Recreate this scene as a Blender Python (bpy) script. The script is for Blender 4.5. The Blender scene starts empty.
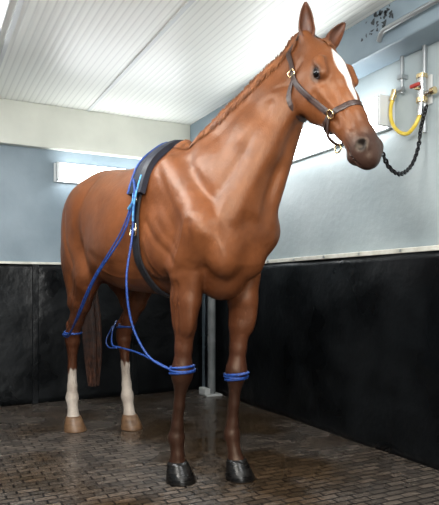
import bpy, math, random
import numpy as np
from mathutils import Vector, Matrix
from mathutils.bvhtree import BVHTree
random.seed(4); np.random.seed(4)
TH=math.radians(27.3)
cT,sT=math.cos(TH),math.sin(TH)
CAM=(-2.45,-5.04)
def cam2room(X,Y,Z): return (CAM[0]+X*cT+Y*sT, CAM[1]-X*sT+Y*cT, Z)

# ---------------------------------------------------------------- materials
def mat(name,col,rough=.5,metal=0,spec=.5,emit=None,es=0):
    m=bpy.data.materials.new(name); m.use_nodes=True
    b=m.node_tree.nodes['Principled BSDF']
    b.inputs['Base Color'].default_value=(*col,1); b.inputs['Roughness'].default_value=rough
    b.inputs['Metallic'].default_value=metal; b.inputs['Specular IOR Level'].default_value=spec
    if emit: b.inputs['Emission Color'].default_value=(*emit,1); b.inputs['Emission Strength'].default_value=es
    return m
def N(m,t,**k):
    n=m.node_tree.nodes.new(t)
    for a,v in k.items(): setattr(n,a,v)
    return n
def L(m,a,b): m.node_tree.links.new(a,b)
def noisemat(name,c1,c2,scale=3,rough=(.4,.6),bump=.1,bscale=30,detail=5,stretch=(1,1,1),dist=.02,spec=.5,p=(.35,.65),metal=0):
    m=mat(name,c1,rough[0],metal,spec); b=m.node_tree.nodes['Principled BSDF']
    tc=N(m,'ShaderNodeTexCoord'); mp=N(m,'ShaderNodeMapping'); mp.inputs['Scale'].default_value=stretch
    L(m,tc.outputs['Object'],mp.inputs['Vector'])
    n=N(m,'ShaderNodeTexNoise'); n.inputs['Scale'].default_value=scale; n.inputs['Detail'].default_value=detail
    L(m,mp.outputs[0],n.inputs['Vector'])
    r=N(m,'ShaderNodeValToRGB'); r.color_ramp.elements[0].color=(*c1,1); r.color_ramp.elements[1].color=(*c2,1)
    r.color_ramp.elements[0].position=p[0]; r.color_ramp.elements[1].position=p[1]
    L(m,n.outputs['Fac'],r.inputs['Fac']); L(m,r.outputs[0],b.inputs['Base Color'])
    mr=N(m,'ShaderNodeMapRange'); mr.inputs['To Min'].default_value=rough[0]; mr.inputs['To Max'].default_value=rough[1]
    mr.inputs['From Min'].default_value=.35; mr.inputs['From Max'].default_value=.65
    L(m,n.outputs['Fac'],mr.inputs['Value']); L(m,mr.outputs[0],b.inputs['Roughness'])
    if bump:
        n2=N(m,'ShaderNodeTexNoise'); n2.inputs['Scale'].default_value=bscale; n2.inputs['Detail'].default_value=4
        L(m,mp.outputs[0],n2.inputs['Vector'])
        bp=N(m,'ShaderNodeBump'); bp.inputs['Strength'].default_value=bump; bp.inputs['Distance'].default_value=dist
        L(m,n2.outputs['Fac'],bp.inputs['Height']); L(m,bp.outputs[0],b.inputs['Normal'])
    return m

M_wallback=noisemat('painted_wall_blue',(.155,.205,.24),(.21,.265,.305),2.5,(.35,.5),.12,25)
M_wallright=noisemat('painted_wall_grey',(.28,.33,.345),(.37,.42,.43),2.0,(.3,.45),.12,20)
M_beam=noisemat('cream_beam',(.56,.57,.51),(.64,.65,.58),3,(.4,.5),.06,20)
M_soffit=noisemat('soffit_blue',(.16,.21,.25),(.22,.28,.32),3,(.35,.5),.05,20)
M_rubber=noisemat('black_rubber',(.0025,.003,.0035),(.006,.007,.008),3,(.26,.42),.6,3.5,2,dist=.035,spec=.22)
M_trim=noisemat('aluminium_trim',(.50,.49,.42),(.66,.65,.58),12,(.3,.5),.05,60)
M_steel=mat('galvanised_steel',(.40,.42,.43),.35,.8)
M_greypost=noisemat('grey_post',(.13,.14,.14),(.21,.22,.22),8,(.35,.5),.05,60)
M_glow=mat('fluorescent_tube',(1,1,1),.4,emit=(.95,.98,1),es=13)
M_house=mat('fixture_housing',(.7,.72,.72),.4)
M_black=noisemat('black_webbing',(.006,.006,.008),(.012,.012,.016),60,(.5,.7),.3,300,dist=.002)
M_navy=noisemat('navy_pad',(.004,.005,.010),(.007,.009,.022),20,(.5,.7),.3,200,dist=.003)
M_blue=noisemat('blue_rope',(.003,.020,.12),(.010,.060,.28),90,(.4,.6),.5,260,dist=.003)
M_cyan=noisemat('cyan_cord',(.006,.07,.26),(.08,.32,.52),70,(.4,.6),.5,260,dist=.003)
M_leather=noisemat('brown_leather',(.020,.008,.0055),(.038,.016,.010),40,(.35,.5),.2,150,dist=.002)
M_brass=mat('brass',(.75,.58,.32),.25,1)
M_chrome=mat('chrome',(.6,.6,.6),.25,1)
M_yellow=noisemat('yellow_hose',(.60,.43,.04),(.72,.54,.08),20,(.3,.4),.05,60)
M_red=mat('red_valve',(.35,.03,.02),.35)
M_whitepl=mat('white_plastic',(.50,.51,.50),.35)
M_hoofdark=noisemat('dark_hoof',(.0035,.003,.0028),(.009,.0075,.0065),14,(.22,.35),.3,40,stretch=(1,1,5),dist=.004,spec=.35)
M_hooftan=noisemat('tan_hoof',(.10,.050,.024),(.18,.10,.05),10,(.35,.5),.3,40,stretch=(1,1,5),dist=.004)
M_eye=mat('horse_eye',(.003,.0015,.001),.16,0,.35)
M_lid=mat('eyelid',(.016,.007,.005),.4)
M_mane=noisemat('mane_hair',(.11,.036,.012),(.26,.095,.032),30,(.4,.55),0,50)
M_tail=noisemat('tail_hair',(.020,.008,.005),(.075,.026,.012),30,(.35,.5),0,50)
M_earc=noisemat('ear_coat',(.07,.022,.008),(.12,.038,.014),30,(.45,.55),.1,120,dist=.002)
M_blob=mat('dark_blob_mat',(.03,.035,.04),.6)

# ceiling
M_ceil=mat('ribbed_ceiling',(.78,.79,.75),.35)
def _():
    m=M_ceil;b=m.node_tree.nodes['Principled BSDF']
    tc=N(m,'ShaderNodeTexCoord'); w=N(m,'ShaderNodeTexWave',wave_type='BANDS',bands_direction='X')
    w.inputs['Scale'].default_value=7; L(m,tc.outputs['Object'],w.inputs['Vector'])
    r=N(m,'ShaderNodeValToRGB'); r.color_ramp.elements[0].color=(.74,.75,.71,1); r.color_ramp.elements[0].position=0
    r.color_ramp.elements[1].color=(.88,.89,.84,1); r.color_ramp.elements[1].position=.22
    L(m,w.outputs['Fac'],r.inputs['Fac']); L(m,r.outputs[0],b.inputs['Base Color'])
    bp=N(m,'ShaderNodeBump'); bp.inputs['Strength'].default_value=.22; bp.inputs['Distance'].default_value=.004
    L(m,w.outputs['Fac'],bp.inputs['Height']); L(m,bp.outputs[0],b.inputs['Normal'])
_()
# floor
M_floor=mat('wet_brick_pavers',(.1,.1,.1),.3)
PUD=cam2room(.25,2.95,0); PUD2=cam2room(-.1,3.9,0)
def _():
    m=M_floor;b=m.node_tree.nodes['Principled BSDF']
    tc=N(m,'ShaderNodeTexCoord'); br=N(m,'ShaderNodeTexBrick')
    br.inputs['Scale'].default_value=1; br.inputs['Brick Width'].default_value=.105; br.inputs['Row Height'].default_value=.048
    br.inputs['Mortar Size'].default_value=.005; br.inputs['Mortar Smooth'].default_value=.3
    br.inputs['Color1'].default_value=(.105,.086,.070,1); br.inputs['Color2'].default_value=(.048,.041,.035,1); br.inputs['Mortar'].default_value=(.007,.006,.006,1)
    nz=N(m,'ShaderNodeTexNoise'); nz.inputs['Scale'].default_value=1.8; nz.inputs['Detail'].default_value=4
    n3=N(m,'ShaderNodeTexNoise'); n3.inputs['Scale'].default_value=35; n3.inputs['Detail'].default_value=4
    for q in (br,nz,n3): L(m,tc.outputs['Object'],q.inputs['Vector'])
    last=nz.outputs['Fac']
    for P,rad,am in ((PUD,.70,.20),(PUD2,.9,.15)):
        d=N(m,'ShaderNodeVectorMath',operation='DISTANCE'); L(m,tc.outputs['Object'],d.inputs[0]); d.inputs[1].default_value=(P[0],P[1],0)
        q=N(m,'ShaderNodeMapRange',interpolation_type='SMOOTHSTEP'); q.inputs['From Min'].default_value=0;q.inputs['From Max'].default_value=rad
        q.inputs['To Min'].default_value=am;q.inputs['To Max'].default_value=0; L(m,d.outputs['Value'],q.inputs['Value'])
        s=N(m,'ShaderNodeMath',operation='SUBTRACT'); L(m,last,s.inputs[0]); L(m,q.outputs[0],s.inputs[1]); last=s.outputs[0]
    mx=N(m,'ShaderNodeMix',data_type='RGBA',blend_type='MULTIPLY'); mx.inputs[0].default_value=1
    r=N(m,'ShaderNodeValToRGB'); r.color_ramp.elements[0].color=(.70,.52,.34,1); r.color_ramp.elements[0].position=.33
    r.color_ramp.elements[1].color=(1.05,1.02,1.0,1); r.color_ramp.elements[1].position=.52
    L(m,last,r.inputs['Fac']); L(m,br.outputs['Color'],mx.inputs[6]); L(m,r.outputs[0],mx.inputs[7]); 
    L(m,mx.outputs[2],b.inputs['Base Color'])
    mr=N(m,'ShaderNodeMapRange'); mr.inputs['From Min'].default_value=.34; mr.inputs['From Max'].default_value=.56
    mr.inputs['To Min'].default_value=.04; mr.inputs['To Max'].default_value=.32
    L(m,last,mr.inputs['Value']); L(m,mr.outputs[0],b.inputs['Roughness'])
    inv=N(m,'ShaderNodeMath',operation='SUBTRACT'); inv.inputs[0].default_value=1; L(m,br.outputs['Fac'],inv.inputs[1])
    ad=N(m,'ShaderNodeMath',operation='MULTIPLY_ADD'); ad.inputs[1].default_value=.8; L(m,n3.outputs['Fac'],ad.inputs[0]); L(m,inv.outputs[0],ad.inputs[2])
    st=N(m,'ShaderNodeMapRange'); st.inputs['From Min'].default_value=.34; st.inputs['From Max'].default_value=.46; st.inputs['To Min'].default_value=.10; st.inputs['To Max'].default_value=.9
    L(m,last,st.inputs['Value'])
    bp=N(m,'ShaderNodeBump'); bp.inputs['Distance'].default_value=.006; L(m,st.outputs[0],bp.inputs['Strength'])
    L(m,ad.outputs[0],bp.inputs['Height']); L(m,bp.outputs[0],b.inputs['Normal'])
_()
# coat
M_coat=mat('chestnut_coat',(.2,.07,.03),.38)
def _():
    m=M_coat;b=m.node_tree.nodes['Principled BSDF']
    at=N(m,'ShaderNodeAttribute',attribute_name='coat'); tc=N(m,'ShaderNodeTexCoord')
    n=N(m,'ShaderNodeTexNoise'); n.inputs['Scale'].default_value=5; n.inputs['Detail'].default_value=9; n.inputs['Roughness'].default_value=.68; L(m,tc.outputs['Object'],n.inputs['Vector'])
    r=N(m,'ShaderNodeValToRGB'); r.color_ramp.elements[0].color=(.58,.52,.48,1); r.color_ramp.elements[0].position=.3
    r.color_ramp.elements[1].color=(1.25,1.27,1.3,1); r.color_ramp.elements[1].position=.7
    L(m,n.outputs['Fac'],r.inputs['Fac'])
    mx=N(m,'ShaderNodeMix',data_type='RGBA',blend_type='MULTIPLY'); mx.inputs[0].default_value=1
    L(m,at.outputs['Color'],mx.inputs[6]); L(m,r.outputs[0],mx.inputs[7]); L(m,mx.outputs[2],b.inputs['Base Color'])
    mp=N(m,'ShaderNodeMapping'); mp.inputs['Scale'].default_value=(1,1,.22); L(m,tc.outputs['Object'],mp.inputs['Vector'])
    n2=N(m,'ShaderNodeTexNoise'); n2.inputs['Scale'].default_value=240; n2.inputs['Detail'].default_value=3; L(m,mp.outputs[0],n2.inputs['Vector'])
    n3=N(m,'ShaderNodeTexNoise'); n3.inputs['Scale'].default_value=8; n3.inputs['Detail'].default_value=3; L(m,tc.outputs['Object'],n3.inputs['Vector'])
    b1=N(m,'ShaderNodeBump'); b1.inputs['Strength'].default_value=.28; b1.inputs['Distance'].default_value=.022; L(m,n3.outputs['Fac'],b1.inputs['Height'])
    b2=N(m,'ShaderNodeBump'); b2.inputs['Strength'].default_value=.55; b2.inputs['Distance'].default_value=.002; L(m,n2.outputs['Fac'],b2.inputs['Height'])
    L(m,b1.outputs[0],b2.inputs['Normal']); L(m,b2.outputs[0],b.inputs['Normal'])
    b.inputs['Roughness'].default_value=.43; b.inputs['Specular IOR Level'].default_value=.45
    b.inputs['Specular Tint'].default_value=(1,.80,.62,1)
_()
# ---------------------------------------------------------------- mesh helpers
def link(o): bpy.context.scene.collection.objects.link(o); return o
def mesh(name,v,f,m,smooth=False,parent=None,M=None):
    me=bpy.data.meshes.new(name); me.from_pydata([tuple(map(float,p)) for p in v],[],f); me.update()
    me.materials.append(m)
    if smooth: me.polygons.foreach_set('use_smooth',[True]*len(me.polygons))
    o=link(bpy.data.objects.new(name,me))
    if parent: o.parent=parent
    elif M is not None: o.matrix_world=M
    return o
def empty(name,M=None):
    o=link(bpy.data.objects.new(name,None)); o.empty_display_size=.1
    if M is not None: o.matrix_world=M
    return o
def box(name,lo,hi,m,bevel=0,parent=None):
    x0,y0,z0=lo;x1,y1,z1=hi
    v=[(x0,y0,z0),(x1,y0,z0),(x1,y1,z0),(x0,y1,z0),(x0,y0,z1),(x1,y0,z1),(x1,y1,z1),(x0,y1,z1)]
    f=[(0,3,2,1),(4,5,6,7),(0,1,5,4),(1,2,6,5),(2,3,7,6),(3,0,4,7)]
    o=mesh(name,v,f,m,parent=parent)
    if bevel:
        b=o.modifiers.new('b','BEVEL'); b.width=bevel; b.segments=2
    return o
def catmull(P,n=8,closed=False):
    P=[np.array(p,float) for p in P]; out=[]; K=len(P)
    for i in range(K if closed else K-1):
        if closed: a,b,c,d=P[(i-1)%K],P[i],P[(i+1)%K],P[(i+2)%K]
        else: a,b,c,d=P[max(i-1,0)],P[i],P[i+1],P[min(i+2,K-1)]
        for j in range(n):
            t=j/n; out.append(.5*((2*b)+(-a+c)*t+(2*a-5*b+4*c-d)*t*t+(-a+3*b-3*c+d)*t**3))
    if not closed: out.append(P[-1])
    return out
def tubes(name,paths,m,parent=None,M=None,res=3,cap=True):
    cu=bpy.data.curves.new(name,'CURVE'); cu.dimensions='3D'; cu.bevel_depth=1; cu.bevel_resolution=res; cu.use_fill_caps=cap
    for pts,r,cl in paths:
        s=cu.splines.new('POLY'); s.points.add(len(pts)-1)
        for i,p in enumerate(pts):
            s.points[i].co=(*map(float,p),1); s.points[i].radius=r[i] if hasattr(r,'__len__') else r
        s.use_cyclic_u=cl; s.use_smooth=True
    cu.materials.append(m)
    o=link(bpy.data.objects.new(name,cu))
    if parent: o.parent=parent
    elif M is not None: o.matrix_world=M
    return o

# ---------------------------------------------------------------- horse frame
fx,fy=.5967,-.8025
Oc=cam2room(-.425,3.42,0)
Fv=np.array([fx*cT+fy*sT, -fx*sT+fy*cT]); Lv=np.array([-Fv[1],Fv[0]])
MH=Matrix(((Fv[0],Lv[0],0,Oc[0]),(Fv[1],Lv[1],0,Oc[1]),(0,0,1,0),(0,0,0,1)))

# ---------------------------------------------------------------- SDF horse
h=.0065
lo=np.array([-1.10,-.44,.06]); hi=np.array([1.66,.50,2.28])
n=np.ceil((hi-lo)/h).astype(int)
F=np.full(n,1.0,np.float32)
def sub(blo,bhi):
    a=np.clip(((np.array(blo)-lo)/h).astype(int),0,n-1); b=np.clip(((np.array(bhi)-lo)/h).astype(int)+2,1,n)
    sl=tuple(slice(int(a[i]),int(b[i])) for i in range(3))
    g=[(lo[i]+h*np.arange(a[i],b[i])).astype(np.float32) for i in range(3)]
    return sl,g[0][:,None,None],g[1][None,:,None],g[2][None,None,:]
def put(sl,d,k,op):
    a=F[sl]
    if op=='add':
        hh=np.maximum(k-np.abs(a-d),0)/k; F[sl]=np.minimum(a,d)-hh*hh*k*.25
    else:
        d=-d; hh=np.maximum(k-np.abs(a-d),0)/k; F[sl]=np.maximum(a,d)+hh*hh*k*.25
def nrm(v): v=np.array(v,float); return v/np.linalg.norm(v)
def ecap(p0,p1,r0,r1,k=.04,side=(0,1,0),op='add'):
    p0=np.array(p0,float);p1=np.array(p1,float)
    if not hasattr(r0,'__len__'): r0=(r0,r0)
    if not hasattr(r1,'__len__'): r1=(r1,r1)
    ax=p1-p0; Ln=np.linalg.norm(ax); T=ax/Ln; S=np.array(side,float); S=nrm(S-T*S.dot(T)); V=np.cross(T,S)
    R=max(*r0,*r1)+k+.03
    sl,x,y,z=sub(np.minimum(p0,p1)-R,np.maximum(p0,p1)+R)
    dx=x-np.float32(p0[0]);dy=y-np.float32(p0[1]);dz=z-np.float32(p0[2])
    dt=dx*T[0]+dy*T[1]+dz*T[2]; t=np.clip(dt/Ln,0,1); axl=dt-t*Ln
    ds=dx*S[0]+dy*S[1]+dz*S[2]; dv=dx*V[0]+dy*V[1]+dz*V[2]
    a=r0[0]+(r1[0]-r0[0])*t; b=r0[1]+(r1[1]-r0[1])*t; c=np.minimum(a,b)
    k0=np.sqrt((ds/a)**2+(dv/b)**2+(axl/c)**2); k1=np.sqrt((ds/a**2)**2+(dv/b**2)**2+(axl/c**2)**2)
    put(sl,(k0*(k0-1)/np.maximum(k1,1e-5)).astype(np.float32),k,op)
def ell(c,r,k=.04,T=(1,0,0),S=(0,1,0),op='add'):
    c=np.array(c,float); T=nrm(T); S=np.array(S,float); S=nrm(S-T*S.dot(T)); V=np.cross(T,S)
    R=max(r)+k+.03; sl,x,y,z=sub(c-R,c+R); dx=x-c[0];dy=y-c[1];dz=z-c[2]
    q=[(dx*A[0]+dy*A[1]+dz*A[2]) for A in (T,S,V)]
    k0=np.sqrt(sum((q[i]/r[i])**2 for i in range(3))); k1=np.sqrt(sum((q[i]/r[i]**2)**2 for i in range(3)))
    put(sl,(k0*(k0-1)/np.maximum(k1,1e-5)).astype(np.float32),k,op)
def chain(secs,k=.03,side=(0,1,0)):
    for (p,a),(q,b) in zip(secs[:-1],secs[1:]): ecap(p,q,a,b,k,side)

# trunk
T_=[(-.92,1.42,1.18,.07),(-.84,1.57,1.06,.15),(-.72,1.675,1.0,.215),(-.60,1.722,.99,.25),(-.48,1.735,.995,.262),(-.30,1.71,1.0,.260),(-.10,1.675,.965,.280),(.10,1.668,.93,.286),
    (.30,1.69,.915,.258),(.45,1.70,.92,.215),(.60,1.63,.95,.19),(.75,1.50,1.00,.175),(.88,1.36,1.10,.125)]
tx=np.array([t[0] for t in T_]); xs=np.linspace(-1.2,1.2,481); ker=np.hanning(45); ker/=ker.sum()
tab=[np.convolve(np.pad(np.interp(xs,tx,[t[i] for t in T_]),22,'edge'),ker,'valid') for i in (1,2,3)]
sl,x,y,z=sub((-1.05,-.43,.8),(1.0,.43,1.85))
top=np.interp(x,xs,tab[0]);bot=np.interp(x,xs,tab[1]);w=np.interp(x,xs,tab[2])
c=(top+bot)/2; hh_=(top-bot)/2
e=(np.abs(y/w)**2.15+np.abs((z-c)/hh_)**2.15)**(1/2.15)
d=(e-1)*np.minimum(w,hh_)*.95
d=np.maximum(d,np.maximum(x-.88,-.92-x))
F[sl]=np.minimum(F[sl],d.astype(np.float32))
ell((-.84,0,1.33),(.09,.11,.18),.10)
ell((.83,0,1.22),(.10,.13,.17),.08)
ell((.74,0,1.02),(.12,.11,.12),.08)
ecap((.42,0,1.645),(.10,0,1.60),(.05,.072),(.05,.06),.08)
for s in (-1,1):
    ell((-.57,s*.14,1.40),(.26,.125,.24),.05,T=(1,0,.15))
    ell((-.64,s*.15,1.19),(.185,.110,.27),.05)
    ell((-.77,s*.11,1.27),(.11,.085,.25),.04,T=(1,0,.3))
    ecap((.42,s*.115,1.54),(.77,s*.155,1.24),(.07,.105),(.078,.105),.05)
    ecap((.79,s*.165,1.24),(.64,s*.17,1.04),(.080,.105),(.072,.09),.04)
    ell((.47,s*.18,1.18),(.15,.070,.17),.055)
    ell((.84,s*.085,1.14),(.070,.080,.13),.05,T=(1,0,.2))
    ecap((-.25,s*.19,1.15),(-.40,s*.18,1.02),(.05,.10),(.045,.07),.07)
    ell((.0,s*.125,1.20),(.36,.160,.23),.08)
ell((.84,.13,1.25),(.09,.13,.13),.06)
# neck
HY=math.radians(0)
Ppoll=np.array([1.105,.240,2.055])
chain([((.53,0,1.32),(.17,.34)),((.71,.03,1.48),(.140,.285)),((.850,.10,1.675),(.104,.190)),((.965,.165,1.84),(.082,.136)),((1.062,.222,1.965),(.072,.108))],.05)
for s in (-1,1):
    ecap((1.04,.20+s*.035,1.82),(.85,.04+s*.105,1.30),(.036,.040),(.060,.085),.04)
ecap((1.02,.18,2.02),(.60,.0,1.69),(.028,.035),(.035,.04),.06)
# head frame
ha=nrm((.530,0,-.848)); Rz=np.array([[math.cos(HY),-math.sin(HY),0],[math.sin(HY),math.cos(HY),0],[0,0,1]])
A_=Rz@ha; Nn=Rz@nrm((.848,0,.530)); Sd=Rz@np.array([0,1,0])
HS=1.07
def Hd(s,y,nn): return Ppoll+(A_*s+Sd*y+Nn*nn)*HS
def HR(*r): return tuple(q*HS for q in r)
hs=[(-.02,-.03,.070,.075),(.07,-.030,.096,.108),(.15,-.045,.108,.132),(.24,-.044,.098,.122),(.33,-.026,.072,.094),(.42,-.013,.059,.072),(.51,-.010,.056,.061),(.570,-.016,.058,.058),(.600,-.020,.048,.046)]
chain([(Hd(s,0,nn),HR(a,b)) for s,nn,a,b in hs],.022,side=Sd)
for s in (-1,1):
    ell(Hd(.155,s*.066,-.095),HR(.120,.044,.088),.015,T=A_,S=Sd)
    ecap(Hd(.155,s*.086,.050),Hd(.215,s*.094,.042),.028,.025,.02,side=Sd)
    ecap(Hd(.23,s*.082,-.005),Hd(.38,s*.057,-.010),.018,.011,.014,side=Sd)
    ell(Hd(.562,s*.040,.010),HR(.040,.024,.034),.014,T=A_,S=Sd)
    ecap(Hd(.03,s*.05,.03),Hd(-.02,s*.062,.035),.038,.03,.03,side=Sd)
    ell(Hd(.20,s*.116,.022),(.032,.018,.021),.012,T=A_,S=Sd,op='sub')
    ell(Hd(.572,s*.061,.014),(.019,.018,.026),.010,T=A_+.5*Nn,S=Sd,op='sub')
ell(Hd(.552,0,-.070),HR(.036,.036,.026),.016,T=A_,S=Sd)
for s in (-1,1): ecap(Hd(.49,s*.060,-.044),Hd(.62,s*.030,-.050),.007,.007,.006,side=Sd,op='sub')
# legs
def foreleg(s,elb,knee,fet,hoof):
    hx,hy=hoof
    e=np.array(elb);kn=np.array(knee);ft=np.array(fet)
    L1=lambda t:e+(kn-e)*t
    L2=lambda t:kn+(ft-kn)*t
    chain([(L1(-.15),(.072,.105)),(L1(.15),(.064,.088)),(L1(.45),(.050,.064)),(L1(.72),(.040,.045)),(L1(.88),(.041,.043)),(L1(.96),(.050,.049)),(L1(1),(.051,.050)),(L2(.09),(.047,.045)),(L2(.20),(.032,.033)),
           (L2(.5),(.026,.027)),(L2(.8),(.028,.028)),(L2(.98),(.040,.039)),(ft+np.array([(hx-ft[0])*.5,0,-.085]),(.031,.031)),((hx-.018,hy,.085),(.046,.047))],.018)
    ell(L1(.22)+np.array([.035,s*.015,0]),(.058,.040,.15),.02)
    ell(L1(.20)+np.array([-.042,s*.010,0]),(.048,.042,.14),.02)
    ecap(L2(.12)+(-.024,0,0),L2(.95)+(-.030,0,0),.015,.018,.008)
    ell(L1(.98)+(-.047,0,0.01),(.022,.024,.030),.010)
    ell(ft+(-.038,0,-.018),(.020,.026,.026),.012)
foreleg(-1,(.650,-.150,.97),(.60,-.145,.545),(.535,-.138,.205),(.560,-.137))
foreleg(1,(.715,.145,.97),(.690,.122,.535),(.650,.125,.205),(.698,.128))
def hindleg(s,sti,hock,fet,hoof):
    st=np.array(sti);hk=np.array(hock);ft=np.array(fet);hx,hy=hoof
    hip=np.array([-.59,s*.155,1.28])
    ecap(hip,st,(.09,.16),(.078,.11),.04)
    ecap(np.array([-.77,s*.12,1.25]),st*.40+hk*.60+(-.05,0,0.06),(.07,.105),(.042,.058),.04)
    ecap(hip,st*.5+hk*.5+(-.04,0,.04),(.085,.18),(.058,.085),.04)
    G=lambda t:st+(hk-st)*t
    C=lambda t:hk+(ft-hk)*t
    chain([(G(.1),(.070,.10)),(G(.4),(.058,.080)),(G(.7),(.043,.053)),(G(.9),(.040,.046)),(G(1),(.046,.054))],.025)
    chain([(hk+(0,0,.03),(.044,.052)),(C(.08),(.045,.053)),(C(.20),(.034,.038)),(C(.5),(.028,.030)),(C(.8),(.031,.031)),(C(1),(.041,.041)),(ft+np.array([(hx-ft[0])*.5,0,-.085]),(.032,.033)),((hx-.018,hy,.085),(.046,.047))],.018)
    ecap(hk+(-.065,0,0.08),C(.15)+(-.045,0,0),(.020,.024),(.020,.020),.016)
    ecap(hk+(-.065,0,.085),G(.45)+(-.065,0,0),(.012,.014),(.020,.028),.016)
    ecap(C(.15)+(-.035,0,0),C(.95)+(-.030,0,0),.016,.018,.009)
    ell(ft+(-.038,0,-.018),(.020,.026,.026),.012)
hindleg(-1,(-.43,-.185,1.03),(-.735,-.160,.635),(-.775,-.146,.215),(-.745,-.143))
hindleg(1,(-.36,.185,1.03),(-.650,.178,.635),(-.610,.187,.215),(-.566,.190))

# ---- surface nets
def surface_nets(F):
    nx,ny,nz=F.shape; ins=F<0
    cnt=np.zeros((nx-1,ny-1,nz-1),np.uint8)
    for i in (0,1):
        for j in (0,1):
            for k in (0,1): cnt+=ins[i:nx-1+i,j:ny-1+j,k:nz-1+k]
    act=(cnt>0)&(cnt<8); I,J,K=np.nonzero(act)
    idx=np.full(act.shape,-1,np.int32); idx[I,J,K]=np.arange(len(I))
    acc=np.zeros((len(I),3)); num=np.zeros(len(I))
    cs=[(a,b,c) for a in (0,1) for b in (0,1) for c in (0,1)]
    for a in cs:
        for ax in range(3):
            if a[ax]==0:
                b=list(a);b[ax]=1
                va=F[I+a[0],J+a[1],K+a[2]].astype(float);vb=F[I+b[0],J+b[1],K+b[2]].astype(float)
                m=(va<0)!=(vb<0); t=np.where(m,va/np.where(m,va-vb,1),0)
                p=np.array(a,float)[None,:].repeat(len(I),0); p[:,ax]+=t
                acc+=p*m[:,None]; num+=m
    V=lo+h*(np.stack([I,J,K],1)+acc/num[:,None])
    Q=[]
    for ax in range(3):
        s0=[slice(1,-1)]*3; s1=[slice(1,-1)]*3; s0[ax]=slice(0,-1); s1[ax]=slice(1,None)
        A=ins[tuple(s0)];B=ins[tuple(s1)]
        off=[1,1,1];off[ax]=0
        for sgn,mk in ((1,A&~B),(-1,~A&B)):
            P=np.stack(np.nonzero(mk),1)+off
            u=(ax+1)%3;v=(ax+2)%3
            def g(du,dv):
                q=P.copy();q[:,u]-=du;q[:,v]-=dv; return idx[q[:,0],q[:,1],q[:,2]]
            quad=np.stack([g(1,1),g(0,1),g(0,0),g(1,0)],1)
            if sgn<0: quad=quad[:,::-1]
            Q.append(quad)
    Q=np.concatenate(Q); Q=Q[(Q>=0).all(1)]
    return V,Q
V,Q=surface_nets(F)
E=np.concatenate([Q[:,[0,1]],Q[:,[1,2]],Q[:,[2,3]],Q[:,[3,0]]])
def lap(V,its):
    for it in range(its):
        S=np.zeros_like(V);c=np.zeros(len(V))
        for a,b in ((0,1),(1,0)):
            for k in range(3): S[:,k]+=np.bincount(E[:,a],V[E[:,b],k],len(V))
            c+=np.bincount(E[:,a],minlength=len(V))
        V=V*.5+.5*S/c[:,None]
    return V
V=lap(V,4)
a,b,c_=V[Q[:,0]],V[Q[:,1]],V[Q[:,2]]
vol=np.einsum('ij,ij->i',a,np.cross(b,c_)).sum()
if vol<0: Q=Q[:,::-1]
def vnormals(V):
    fn=np.cross(V[Q[:,2]]-V[Q[:,0]],V[Q[:,3]]-V[Q[:,1]]); out=np.zeros_like(V)
    for q in range(4):
        for k in range(3): out[:,k]+=np.bincount(Q[:,q],fn[:,k],len(V))
    return out/np.maximum(np.linalg.norm(out,axis=1,keepdims=True),1e-12)
VN=vnormals(V)
def pdist(U,W,line):
    best=np.full(len(U),9.)
    for (x0,z0),(x1,z1) in zip(line[:-1],line[1:]):
        dx,dz=x1-x0,z1-z0; t=np.clip(((U-x0)*dx+(W-z0)*dz)/(dx*dx+dz*dz),0,1)
        best=np.minimum(best,np.hypot(U-x0-t*dx,W-z0-t*dz))
    return best
def sp(line): return [tuple(p) for p in catmull([(a,b) for a,b in line],6)]
disp=np.zeros(len(V)); wy=np.abs(VN[:,1]); GA=.62
def groove(line,amp,wd):
    global disp
    disp+=GA*amp*np.exp(-(pdist(V[:,0],V[:,2],sp(line))/wd)**2)*wy
groove([(.40,1.62),(.58,1.40),(.72,1.24)],-.009,.026)
groove([(.34,1.56),(.50,1.36),(.64,1.20)],.005,.03)
groove([(.60,1.60),(.76,1.42),(.86,1.30)],-.016,.034)
groove([(.30,1.54),(.36,1.36),(.34,1.18),(.46,1.02)],-.012,.034)
groove([(.40,1.30),(.54,1.17),(.66,1.08)],-.012,.020)
groove([(.50,1.30),(.60,1.20),(.70,1.14)],-.005,.014)
groove([(.54,1.02),(.66,1.03),(.78,1.06)],-.010,.024)
groove([(.67,.98),(.65,.85),(.635,.70)],-.008,.012)
groove([(.61,.96),(.605,.84),(.60,.72)],-.006,.010)
groove([(-.34,1.62),(-.42,1.42),(-.40,1.22),(-.33,1.10)],-.022,.045)
groove([(-.74,1.62),(-.76,1.40),(-.70,1.15),(-.68,.90)],-.015,.022)
groove([(-.62,1.45),(-.58,1.25),(-.50,1.10)],-.010,.024)
groove([(-.46,1.0),(-.55,.88),(-.66,.75)],-.008,.014)
groove([(-.25,1.18),(.0,1.10),(.30,1.08)],-.006,.03)
groove([(.42,1.03),(.25,1.01),(.05,1.03),(-.1,1.08)],.007,.009)
groove([(.50,1.02),(.44,1.10),(.40,1.20)],.005,.007)
groove([(.78,1.30),(.74,1.18),(.66,1.05),(.655,.92)],.005,.006)
groove([(1.00,1.80),(.93,1.62),(.85,1.42)],-.013,.024)
groove([(.90,1.92),(.78,1.74),(.60,1.58)],-.005,.03)
groove([(.82,1.75),(.72,1.56),(.66,1.40)],-.005,.028)
groove([(.80,1.26),(.79,1.16),(.76,1.08)],-.008,.018)
D=(V-Ppoll)/HS; s_=D@A_; y_=D@Sd; n_=D@Nn
headm=((s_>.05)&(V[:,0]>1.0)&(V[:,2]>1.35)).astype(float); wyh=np.abs(VN@Sd)
def hgroove(line,amp,wd):
    global disp
    disp+=amp*np.exp(-(pdist(s_,n_,sp(line))/wd)**2)*wyh*headm
hgroove([(.26,.030),(.36,.022),(.48,.012)],-.006,.014)
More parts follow.
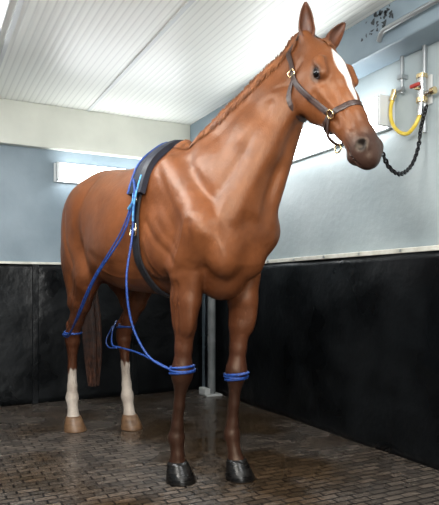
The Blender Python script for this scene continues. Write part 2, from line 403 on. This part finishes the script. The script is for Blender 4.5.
hgroove([(.26,-.035),(.34,-.034),(.42,-.028)],-.006,.014)
hgroove([(.27,-.075),(.30,-.13),(.26,-.15)],-.006,.014)
hgroove([(.09,-.02),(.12,-.10),(.10,-.16)],-.006,.012)
hgroove([(.27,-.01),(.33,-.045),(.36,-.075)],.0035,.006)
hgroove([(.30,-.01),(.38,.005),(.45,.010)],.003,.006)
hgroove([(.15,.015),(.20,-.012),(.25,.008)],-.003,.007)
hgroove([(.24,.045),(.20,.060),(.16,.060)],-.003,.010)
V=V+VN*disp[:,None]
V=lap(V,1)
me=bpy.data.meshes.new('body'); me.vertices.add(len(V)); me.vertices.foreach_set('co',V.astype(np.float32).ravel())
me.loops.add(Q.size); me.loops.foreach_set('vertex_index',Q.astype(np.int32).ravel())
me.polygons.add(len(Q)); me.polygons.foreach_set('loop_start',np.arange(0,Q.size,4,dtype=np.int32))
me.polygons.foreach_set('use_smooth',np.ones(len(Q),bool)); me.update(calc_edges=True); me.validate()
horse=empty('horse',MH)
body=link(bpy.data.objects.new('body',me)); body.parent=horse; me.materials.append(M_coat)
# coat colours
col=np.tile(np.array([.142,.044,.0135]),(len(V),1))
def sm(a,b,x): t=np.clip((x-a)/(b-a),0,1); return t*t*(3-2*t)
def mixc(w,c):
    global col
    col=col*(1-w[:,None])+np.array(c)[None,:]*w[:,None]
x,y,z=V.T; nz_=.02*np.sin(x*90+y*70)+.015*np.sin(y*160+x*40+z*30)
fore=x>.2
mixc(sm(1.25,.85,z)*.50,(.055,.016,.007))  # underside shade painted into the coat, darker towards the ground
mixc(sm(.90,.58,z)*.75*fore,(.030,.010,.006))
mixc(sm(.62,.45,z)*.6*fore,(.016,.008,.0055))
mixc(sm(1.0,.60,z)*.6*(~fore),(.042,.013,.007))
sock=np.where(y<0,.405,.455)
mixc(sm(.012,-.012,z+nz_-sock)*(~fore),(.48,.42,.36))
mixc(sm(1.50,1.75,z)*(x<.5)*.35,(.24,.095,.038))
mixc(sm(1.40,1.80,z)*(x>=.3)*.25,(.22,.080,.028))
head=headm>0
mixc(sm(.44,.56,s_)*head*.9,(.026,.015,.013))
bw=np.interp(s_,[.08,.11,.17,.22,.28,.36,.40],[0,.016,.034,.026,.013,.010,0])
mixc(sm(.004,-.004,np.abs(y_+.003)-bw+nz_*.15)*(n_>.0)*head*(s_<.40)*(s_>.08),(.75,.70,.64))
for s in (-1,1):
    mixc(sm(.050,.024,np.linalg.norm(V-Hd(.20,s*.098,.024),axis=1))*.8,(.02,.009,.006))
    mixc(sm(.034,.022,np.linalg.norm(V-Hd(.572,s*.058,.014),axis=1)),(.005,.003,.003))
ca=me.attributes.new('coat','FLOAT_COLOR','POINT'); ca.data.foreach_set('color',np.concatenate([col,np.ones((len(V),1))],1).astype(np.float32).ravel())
bvh=BVHTree.FromPolygons([Vector(v) for v in V],Q.tolist())
def near(p):
    l,nn,_,_=bvh.find_nearest(Vector(p)); return np.array(l),np.array(nn)
def hoof(name,hx,hy,m):
    rings=[(0,.080,.074,.012),(.006,.082,.076,.012),(.05,.068,.064,-.004),(.082,.056,.054,-.016),(.094,.048,.048,-.018),(.096,.02,.02,-.018)]
    v=[];f=[];K=28
    for z_,rx,ry,ox in rings:
        for i in range(K):
            t=2*math.pi*i/K; cx=math.cos(t); e=1 if cx>-.2 else .88
            v.append((hx+ox+rx*cx*e,hy+ry*math.sin(t),z_))
    for r in range(len(rings)-1):
        for i in range(K): f.append((r*K+i,r*K+(i+1)%K,(r+1)*K+(i+1)%K,(r+1)*K+i))
    f.append(tuple(range(K-1,-1,-1))); f.append(tuple((len(rings)-1)*K+i for i in range(K)))
    mesh(name,v,f,m,True,parent=horse)
hoof('hoof_fore_right',.562,-.137,M_hoofdark);hoof('hoof_fore_left',.700,.128,M_hoofdark)
hoof('hoof_hind_right',-.743,-.143,M_hooftan);hoof('hoof_hind_left',-.564,.190,M_hooftan)
for s,nm in ((-1,'right'),(1,'left')):
    l,nn=near(Hd(.20,s*.102,.022)); nn=nrm(nn+Sd*s*.5); c0=l-nn*.008
    vs=[];fs=[];K=20;Rr=.025
    for i in range(K+1):
        for j in range(K): 
            a=math.pi*i/K;b=2*math.pi*j/K; vs.append(c0+Rr*np.array([math.sin(a)*math.cos(b),math.sin(a)*math.sin(b),math.cos(a)]))
    for i in range(K):
        for j in range(K): fs.append((i*K+j,i*K+(j+1)%K,(i+1)*K+(j+1)%K,(i+1)*K+j))
    mesh('eye_'+nm,vs,fs,M_eye,True,parent=horse)
    T=nrm(A_-nn*A_.dot(nn)); U=np.cross(nn,T)
    if U.dot(Nn)<0: U=-U
    lp=[]
    for i in range(24):
        t=2*math.pi*i/24; up=math.sin(t)
        lp.append(c0+nn*(.014-.004*abs(math.cos(t)))+T*.026*math.cos(t)+U*(.017*up if up>0 else .015*up))
    tubes('eyelid_'+nm,[(lp,.0045,True)],M_lid,parent=horse)
def ear(nm,base,tip,openv):
    ax=tip-base;Ln=np.linalg.norm(ax);T=ax/Ln; O=np.array(openv,float);O=nrm(O-T*O.dot(T));S=np.cross(T,O)
    v=[];f=[];NU=14;NV=10
    for i in range(NU+1):
        u=i/NU; r=np.interp(u,[0,.12,.35,.6,.8,.93,1],[.028,.031,.036,.031,.022,.011,.002])
        half=np.interp(u,[0,.15,.4,1],[math.pi*.97,math.pi*.80,math.pi*.62,math.pi*.5])
        for j in range(NV+1):
            a=-half+2*half*j/NV
            v.append(base+T*(u*Ln)+S*r*math.sin(a)-O*r*.75*math.cos(a)-O*0.010*math.sin(u*math.pi)+O*.012*u*u)
    for i in range(NU):
        for j in range(NV): q=i*(NV+1)+j; f.append((q,q+1,q+NV+2,q+NV+1))
    o=mesh('ear_'+nm,v,f,M_earc,True,parent=horse)
    so=o.modifiers.new('s','SOLIDIFY');so.thickness=.006;so.offset=0
ear('right',Hd(.010,-.060,.035),Hd(.010,-.060,.035)+nrm(np.array([-.02,-.08,1]))*.172,(.8,-.6,0))
ear('left',Hd(.010,.060,.035),Hd(.010,.060,.035)+nrm(np.array([.02,.62,.85]))*.178,(.85,-.1,0))
# mane
cr=catmull([(1.08,.22,2.11),(1.00,.175,2.06),(.88,.115,1.965),(.77,.06,1.87),(.66,.02,1.79),(.55,.0,1.725),(.45,0,1.70)],20)
paths=[]
for i in range(1700):
    q=random.random()*(len(cr)-1); j=int(q); p=cr[j]+(cr[min(j+1,len(cr)-1)]-cr[j])*(q-j)
    l,nn=near(p+np.array([0,0,.03])); l=l+np.array([0,random.uniform(-.014,.010),0])
    ln=random.uniform(.05,.125)*(1-.3*(q/len(cr)))
    fwd=random.uniform(-.05,.03); lift=random.uniform(.3,1.1); lay=random.uniform(.003,.012)
    p1=l+np.array([-.010*lift,-.008,.016*lift])
    pts=[l-np.array([0,0,.008]),p1]
    base,_n=near(l+np.array([-.010+fwd*.6,-.05,-ln*.75]))
    for k in (1,2,3,4):
        t=k/4; g=p1*(1-t)+base*t+np.array([0,-.020*math.sin(math.pi*t),.010*math.sin(math.pi*t)])
        ll,n2=near(g); pts.append(ll+n2*lay*(1-.3*t))
    paths.append((pts,[.0020,.0024,.0024,.0022,.0018,.0008],False))
for i in range(60):
    b=Hd(.0+random.uniform(-.01,.02),random.uniform(-.025,.025),.05); pts=[b]
    dy=random.uniform(-.02,.03); ln=random.uniform(.04,.07)
    for k in range(1,5):
        ll,n2=near(Hd(.01+ln*k/4,random.uniform(-.004,.004)+dy*k/4+.0,.085)); pts.append(ll+n2*(.006))
    paths.append((pts,[.0025,.0025,.0025,.002,.001],False))
tubes('mane',paths,M_mane,parent=horse,res=1)
# tail
paths=[]
for i in range(280):
    a=random.random()*2*math.pi; r=math.sqrt(random.random())
    dx,dy=r*math.cos(a),r*math.sin(a); zl=random.uniform(.27,.46)
    base=[(-.88,0,1.50),(-.935,.005,1.42),(-.955,.02,1.25),(-.945,.045,1.0),(-.935,.065,.75),(-.925,.075,.5),(-.92,.08,zl-.02)]
    wd=[.02,.035,.045,.060,.070,.066,.045]
    pts=[(p[0]+dx*w_*.8,p[1]+dy*w_,p[2]) for p,w_ in zip(base,wd) if p[2]>zl-.03]
    pp=catmull(pts,4); paths.append((pp,list(np.linspace(.006,.0025,len(pp))),False))
tubes('tail',paths,M_tail,parent=horse,res=1)

# ---------------------------------------------------------------- tack
def ring(c,U,Vv,r,K=64,off=.004):
    out=[];c=np.array(c,float);U=nrm(U);Vv=nrm(Vv)
    for i in range(K):
        t=2*math.pi*i/K; d=U*math.cos(t)+Vv*math.sin(t); o=c+d*r
        hit=bvh.ray_cast(Vector(o),Vector(-d),r)
        p=np.array(hit[0]) if hit[0] is not None else c+d*r*.5
        out.append((p+d*off,d))
    return out
def ribbon(name,pn,wdt,th,m,closed,parent=None,M=None):
    P=np.array([p for p,_ in pn]);Nr=np.array([q for _,q in pn]);K=len(P)
    for _ in range(2):
        if closed: P=(np.roll(P,1,0)+2*P+np.roll(P,-1,0))/4; Nr=(np.roll(Nr,1,0)+2*Nr+np.roll(Nr,-1,0))/4
        else:
            P[1:-1]=(P[:-2]+2*P[1:-1]+P[2:])/4; Nr[1:-1]=(Nr[:-2]+2*Nr[1:-1]+Nr[2:])/4
    v=[];f=[]
    for i in range(K):
        a=P[(i-1)%K] if closed or i>0 else P[i]; b=P[(i+1)%K] if closed or i<K-1 else P[i]
        T=nrm(b-a);nn=nrm(Nr[i]-T*Nr[i].dot(T));W=np.cross(T,nn)
        for sw,sn in ((-1,-1),(1,-1),(1,.7),(.5,1.1),(-.5,1.1),(-1,.7)): v.append(P[i]+W*sw*wdt/2+nn*sn*th/2)
    R=K if closed else K-1
    for i in range(R):
        j=(i+1)%K
        for q in range(6): f.append((i*6+q,i*6+(q+1)%6,j*6+(q+1)%6,j*6+q))
    if not closed: f.append((5,4,3,2,1,0)); f.append(tuple((K-1)*6+q for q in range(6)))
    return mesh(name,v,f,m,False,parent=parent,M=M)
def path_on(pts,n=10,off=.005,closed=False):
    return [(lambda ln:(ln[0]+ln[1]*off,ln[1]))(near(p)) for p in catmull(pts,n,closed)]
GX=.325
sur=empty('surcingle',MH)
G=ring((GX,0,1.30),(0,1,0),(0,0,1),.75,96,.010)
ribbon('girth_strap',G,.060,.012,M_black,True,parent=sur)
padr=[g for g in G if g[1][2]>.45]
padr=sorted(padr,key=lambda g:math.atan2(g[1][2],g[1][1]))
ribbon('back_pad',[(p+d*.014,d) for p,d in padr],.13,.036,M_navy,False,parent=sur)
right=[g for g in G if g[1][1]<-.2 and -.35<g[1][2]<.75]
tubes('pad_piping',[([p+d*.032+np.array([off,0,0]) for p,d in padr],.0060,False) for off in (-.060,)],M_blue,parent=sur)
def torus_pts(c,U,Vv,r,K=20): return [np.array(c)+nrm(U)*r*math.cos(2*math.pi*i/K)+nrm(Vv)*r*math.sin(2*math.pi*i/K) for i in range(K)]
def sidepoint(z_,x_=GX,s=-1,off=.015):
    hit=bvh.ray_cast(Vector((x_,s*.9,z_)),Vector((0,-s,0)),1); p=np.array(hit[0]); return p+np.array([0,s*off,0])
tubes('steel_rings',[(torus_pts(sidepoint(z_,off=.025),(1,0,0),(0,0,1),.020),.004,True) for z_ in (1.50,1.42,1.26)],M_chrome,parent=sur)
pb=sidepoint(1.26,off=.022); tubes('buckle',[([pb+np.array(q) for q in ((-.030,0,-.03),(.030,0,-.03),(.030,0,.03),(-.030,0,.03))],.0045,True)],M_brass,parent=sur)

lines=empty('long_lines',MH)
def legband(c,n_,nm,m=M_blue,r=.0065):
    paths=[]
    for q in range(n_):
        pr=ring(np.array(c)+(0,0,(q-(n_-1)/2)*.013),(1,0,.08*(-1)**q),(0,1,.05),.14,32,.006)
        P=np.array([p for p,_ in pr])
        for _ in range(2): P=(np.roll(P,1,0)+2*P+np.roll(P,-1,0))/4
        paths.append((list(P),r,True))
    tubes(nm,paths,m,parent=lines)
legband((.597,-.145,.560),3,'band_fore_right'); legband((.692,.123,.515),3,'band_fore_left')
legband((-.735,-.160,.66),2,'band_hind_right'); legband((-.652,.178,.70),2,'band_hind_left')
S1=sidepoint(1.42,off=.03)
rp=[]
rp.append((catmull([S1,S1+(-.06,-.03,-.18),(.05,-.35,1.02),(-.25,-.32,.80),(-.55,-.26,.67),(-.74,-.225,.655)],8),.0055,False))
rp.append((catmull([S1+(-.01,0,0),S1+(-.09,-.03,-.17),(.00,-.35,1.00),(-.30,-.32,.77),(-.58,-.25,.65),(-.74,-.225,.648)],8),.0045,False))
rp.append((catmull([S1+(.01,0,0),S1+(.02,-.02,-.2),(.37,-.33,1.0),(.39,-.31,.78),(.47,-.26,.62),(.58,-.200,.56)],8),.0060,False))
rp.append((catmull([(-.62,.11,.74),(-.50,.02,.68),(-.30,-.08,.61),(-.05,-.15,.615),(.25,-.19,.61),(.56,-.200,.565)],8),.0055,False))
rp.append((catmull([(-.66,.10,.70),(-.55,.0,.62),(-.35,-.08,.59),(-.10,-.15,.61)],8),.0045,False))
rp.append((catmull([S1+(.0,0,.10),S1+(.03,-.01,.04),S1+(.02,-.01,-.03),S1],8),.007,False))
rp.append((catmull([(.70,.06,.52),(.75,.10,.528),(.77,.14,.54)],6),.0055,False))
tubes('rope',rp,M_blue,parent=lines)
cg=sorted([g for g in right if g[1][2]>-.02],key=lambda g:-g[1][2])
tubes('cord',[([p+d*.034+np.array([.040,0,0]) for p,d in cg],.0055,False),([S1+np.array([0,0,.03]),S1+np.array([.03,-.02,-.02]),S1+np.array([-.02,-.02,-.05])],.007,False)],M_cyan,parent=lines)

hal=empty('halter',MH)
NB=ring(Hd(.375,0,-.01),Sd,Nn+A_*.12,.22,48,.004)
ribbon('noseband',NB,.026,.006,M_leather,True,parent=hal)
for s,nm in ((-1,'right'),(1,'left')):
    ck=path_on([Hd(.375,s*.08,-.03),Hd(.27,s*.10,-.055),Hd(.15,s*.12,-.075),Hd(.06,s*.11,-.06),Hd(-.03,s*.10,-.045),Hd(-.07,s*.07,.02),Hd(-.075,0,.06)],8,.006)
    ribbon('cheekpiece_'+nm,ck,.026,.006,M_leather,False,parent=hal)
    tl=path_on([Hd(.11,s*.12,-.07),Hd(.17,s*.12,-.13),Hd(.20,s*.06,-.19),Hd(.21,0,-.19)],6,.006)
    ribbon('throat_latch_'+nm,tl,.022,.005,M_leather,False,parent=hal)
    l,nn=near(Hd(.375,s*.08,-.03)); T=nrm(A_-nn*A_.dot(nn)); U=np.cross(nn,T)
    tubes('ring_'+nm,[(torus_pts(l+nn*.012,T,U,.019),.004,True)],M_brass,parent=hal)
    l,nn=near(Hd(.10,s*.12,-.07)); T=nrm(A_-nn*A_.dot(nn)); U=np.cross(nn,T)
    tubes('buckle_'+nm,[([l+nn*.012+T*a+U*b for a,b in ((-.014,-.016),(.014,-.016),(.014,.016),(-.014,.016))],.003,True)],M_brass,parent=hal)
dr=[Hd(.375,-.072,-.045),Hd(.42,-.055,-.095),Hd(.45,0,-.105),Hd(.42,.055,-.095),Hd(.375,.072,-.045)]
tubes('chin_strap',[(catmull(dr,6),.007,False)],M_leather,parent=hal)
tubes('chin_ring',[(torus_pts(Hd(.46,0,-.115),A_,Nn,.018),.004,True)],M_brass,parent=hal)

def pix(px,py,Y): return np.array(cam2room((px-219.5)/580*Y,Y,.95+(290-py)/580*Y))
start=np.array(MH@Vector(Hd(.385,.080,-.045)))
cp=catmull([start,start+(pix(380,150,2.66)-start)*.5+np.array([0,0,-.03]),pix(381,152,2.66),pix(389,167,2.73),pix(400,174,2.82),pix(411,166,2.95),pix(418,148,3.03),pix(421,128,3.08),pix(427,104,3.10)],24)
cp=np.array(cp); seg=np.linalg.norm(np.diff(cp,axis=0),axis=1); cum=np.concatenate([[0],np.cumsum(seg)])
paths=[];st=.022;K=int(cum[-1]/st)
for i in range(K):
    c0=np.array([np.interp((i+.5)*st,cum,cp[:,q]) for q in range(3)]); c1=np.array([np.interp((i+.6)*st,cum,cp[:,q]) for q in range(3)])
    T=nrm(c1-c0); U=nrm(np.cross(T,(0.3,.2,1) if abs(T[2])<.9 else (1,0,0))); W=np.cross(T,U); S=U if i%2 else W
    paths.append(([c0+T*.015*math.cos(a)+S*.009*math.sin(a) for a in np.linspace(0,2*math.pi,12,endpoint=False)],.0045,True))
tubes('tie_chain',paths,mat('dark_chain',(.012,.012,.014),.35,.5),M=Matrix.Identity(4),res=2)

# ---------------------------------------------------------------- room
H0=2.5;RX=-3.7;RY=-7.4
def wavy(name,axis,a0,a1,z0,z1,off,m,amp=.006):
    v=[];f=[];na=int(abs(a1-a0)/.05);nz=24
    for i in range(na+1):
        a=a0+(a1-a0)*i/na
        for j in range(nz+1):
            z=z0+(z1-z0)*j/nz
            q=off+amp*(math.sin(a*5.3+z*1.7)+.6*math.sin(a*11+z*4+1)+.5*math.sin(z*7+a*2))
            v.append((a,-q,z) if axis=='x' else (-q,a,z))
    for i in range(na):
        for j in range(nz):
            p=i*(nz+1)+j; f.append((p,p+1,p+nz+2,p+nz+1))
    o=mesh(name,v,f,m,True); s=o.modifiers.new('s','SOLIDIFY'); s.thickness=.008; s.offset=0
    return o
box('floor',(RX-.1,RY-.1,-.1),(.1,.1,0),M_floor)
box('ceiling',(RX-.1,RY-.1,H0),(.1,.1,H0+.1),M_ceil)
box('wall_back',(RX,0,0),(.1,.1,H0),M_wallback)
box('wall_right',(0,RY,0),(.1,0,H0),M_wallright)
box('wall_left',(RX-.1,RY,0),(RX,.1,H0),M_wallback)
box('wall_front',(RX,RY-.1,0),(.1,RY,H0),M_wallback)
box('trim_1',(RX,-.07,2.14),(-.0,0,H0),M_beam,.006)
box('trim_2',(-.20,RY,2.27),(0,-.07,H0),M_soffit,.01)
rb=wavy('wall_panel_back','x',RX+.01,-.05,.0,1.17,.022,M_rubber)
rb2=wavy('wall_panel_right','y',RY+.01,-.05,.0,1.165,.022,M_rubber)
box('trim_3',(RX,-.035,1.165),(-.02,0,1.185),M_trim,.003)
box('trim_4',(-.04,RY,1.158),(0,-.04,1.186),M_trim,.004)
box('trim_5',(-1.175,RY,H0-.008),(-1.145,-.07,H0),M_house,.002)
box('trim_6',(-1.985,RY,H0-.008),(-1.955,-.07,H0),M_house,.002)
for i in range(14):
    yy=-.5-i*.35; box('screw_%d'%(i+1),(-.046,yy-.008,1.165),(-.040,yy+.008,1.181),M_steel,.002,parent=rb2)
for i,xx in enumerate((-2.55,-1.62,-.75)):
    box('joint_%d'%(i+1) ,(xx,-.040,0),(xx+.05,-.02,1.165),M_rubber,.004,parent=rb)
v=[];f=[]
for i in range(34):
    cy=random.uniform(-2.74,-2.46); cz=random.uniform(2.38,2.485); r=random.uniform(.006,.018); a0=random.random()*6; k0=len(v)
    el=random.uniform(.3,1); an=random.uniform(0,3)
    for q in range(9):
        a=a0+q/9*2*math.pi; rr=r*(1+.3*math.sin(3*a)); du=rr*math.cos(a); dv=rr*el*math.sin(a)
        v.append((-.2025,cy+du*math.cos(an)-dv*math.sin(an),min(2.495,cz+du*math.sin(an)+dv*math.cos(an))))
    f.append(tuple(range(k0,k0+9)))
mesh('dark_blobs',v,f,M_blob)  # small irregular dark blobs just off the soffit face
def striplight(name,lo_,hi_,along):
    e=empty(name); x0,y0,z0=lo_;x1,y1,z1=hi_
    box('diffuser',lo_,hi_,M_glow,.02,parent=e)
    if along=='x':
        box('backplate',(x0-.02,y1,z0-.01),(x1+.02,y1+.03,z1+.01),M_house,.004,parent=e)
        for a in (x0,x1): box('end_cap',(a-.012,y0-.003,z0-.004),(a+.012,y1,z1+.004),M_house,.005,parent=e)
    else:
        box('backplate',(x1,y0-.02,z0-.01),(x1+.03,y1+.02,z1+.01),M_house,.004,parent=e)
        for a in (y0,y1): box('end_cap',(x0-.003,a-.012,z0-.004),(x1,a+.012,z1+.004),M_house,.005,parent=e)
    return e
striplight('wall_light',(-1.42,-.11,1.88),(-.30,-.03,2.02),'x')
striplight('wall_light',(-.11,-2.50,1.90),(-.03,-1.15,2.07),'y')
e=empty('ceiling_light'); box('diffuser',(-2.23,-3.4,H0-.055),(-2.05,-1.2,H0-.02),M_glow,.02,parent=e); box('housing',(-2.25,-3.43,H0-.03),(-2.03,-1.17,H0),M_house,.004,parent=e)
ep=empty('corner_post')
def cyl(name,c0,c1,r,m,parent): return tubes(name,[([c0,c1],r,False)],m,parent=parent,res=6)
cyl('post',(-.10,-.33,0.01),(-.10,-.33,1.25),.036,M_greypost,ep); box('base_plate',(-.19,-.42,0),(-.035,-.25,.015),M_whitepl,.003,parent=ep)
box('base_block',(-.20,-.40,.015),(-.145,-.27,.07),M_whitepl,.005,parent=ep)
cyl('cap',(-.10,-.33,1.25),(-.10,-.33,1.262),.041,M_greypost,ep)
wt=empty('water_tap')
cyl('riser',(-.03,-2.765,2.27),(-.03,-2.765,1.80),.012,M_steel,wt)
cyl('valve_body',(-.05,-2.765,2.09),(-.05,-2.765,1.98),.024,M_chrome,wt)
cyl('valve_collar',(-.05,-2.765,2.11),(-.05,-2.765,2.09),.030,M_brass,wt)
cyl('valve_nut',(-.05,-2.765,1.985),(-.05,-2.765,1.96),.030,M_brass,wt)
cyl('valve_stem',(-.05,-2.765,2.03),(-.10,-2.765,2.03),.009,M_brass,wt)
box('valve_handle',(-.112,-2.80,2.032),(-.095,-2.735,2.052),M_red,.005,parent=wt)
cyl('side_branch',(-.05,-2.765,2.00),(-.05,-2.83,2.00),.013,M_chrome,wt)
cyl('branch_coupling',(-.05,-2.83,2.00),(-.05,-2.855,2.00),.019,M_brass,wt)
cyl('small_pipe',(-.03,-2.60,2.27),(-.03,-2.60,2.06),.011,M_steel,wt); box('pipe_clip',(-.05,-2.62,2.14),(0,-2.58,2.165),M_steel,.004,parent=wt)
cyl('small_elbow',(-.04,-2.555,2.08),(-.04,-2.62,2.08),.013,M_steel,wt)
cyl('hose_coupling',(-.045,-2.56,2.09),(-.058,-2.548,2.03),.017,M_brass,wt)
cyl('tap_spout',(-.055,-2.765,1.97),(-.06,-2.762,1.89),.016,M_chrome,wt)
box('wall_plate',(-.015,-2.80,1.95),(0,-2.73,2.11),M_whitepl,.006,parent=wt)
tubes('water_hose',[(catmull([(-.045,-2.56,2.06),(-.06,-2.545,2.0),(-.07,-2.56,1.91),(-.07,-2.61,1.84),(-.07,-2.68,1.81),(-.07,-2.735,1.84),(-.06,-2.76,1.89)],8),.011,False)],M_yellow)
tubes('shower_pipe',[(catmull([(-.22,-2.62,2.31),(-.23,-2.66,2.345),(-.23,-2.75,2.35),(-.23,-2.9,2.35),(-.23,-3.3,2.35)],6),.014,False)],M_steel)

# ---------------------------------------------------------------- lights
def area(name,loc,tgt,sx,sy,pw,col=(1,1,1)):
    l=bpy.data.lights.new(name,'AREA');l.shape='RECTANGLE';l.size=sx;l.size_y=sy;l.energy=pw;l.color=col
    o=link(bpy.data.objects.new(name,l));o.location=loc
    o.rotation_euler=(Vector(tgt)-Vector(loc)).to_track_quat('-Z','Y').to_euler(); return o
area('softbox_light',(-3.1,-4.5,2.3),(-1.2,-2.6,1.4),.6,.6,76,(1,.96,.90))
area('bounce_light',(-2.3,-5.9,1.3),(-1.9,-3.2,2.5),1.0,.6,80,(1,1,.97))  # added unseen lamp aimed upward to brighten the ceiling
area('overhead_area_light',(-.9,-4.4,2.44),(-.9,-4.4,0),.2,1.4,34,(.97,.99,1))  # added overhead fill, out of view and without a fixture
area('overhead_area_light',(-2.14,-2.4,2.42),(-2.14,-2.4,0),.16,1.9,42,(.97,.99,1))
w=bpy.data.worlds.new('world');bpy.context.scene.world=w;w.use_nodes=True
w.node_tree.nodes['Background'].inputs[0].default_value=(.6,.65,.7,1);w.node_tree.nodes['Background'].inputs[1].default_value=.3
cd=bpy.data.cameras.new('camera');cd.sensor_width=36;cd.lens=580/505*36;cd.shift_y=37.5/505
co=link(bpy.data.objects.new('camera',cd));co.location=(CAM[0],CAM[1],.95);co.rotation_euler=(math.pi/2,0,-TH)
bpy.context.scene.camera=co
bpy.context.scene.view_settings.view_transform='Standard'
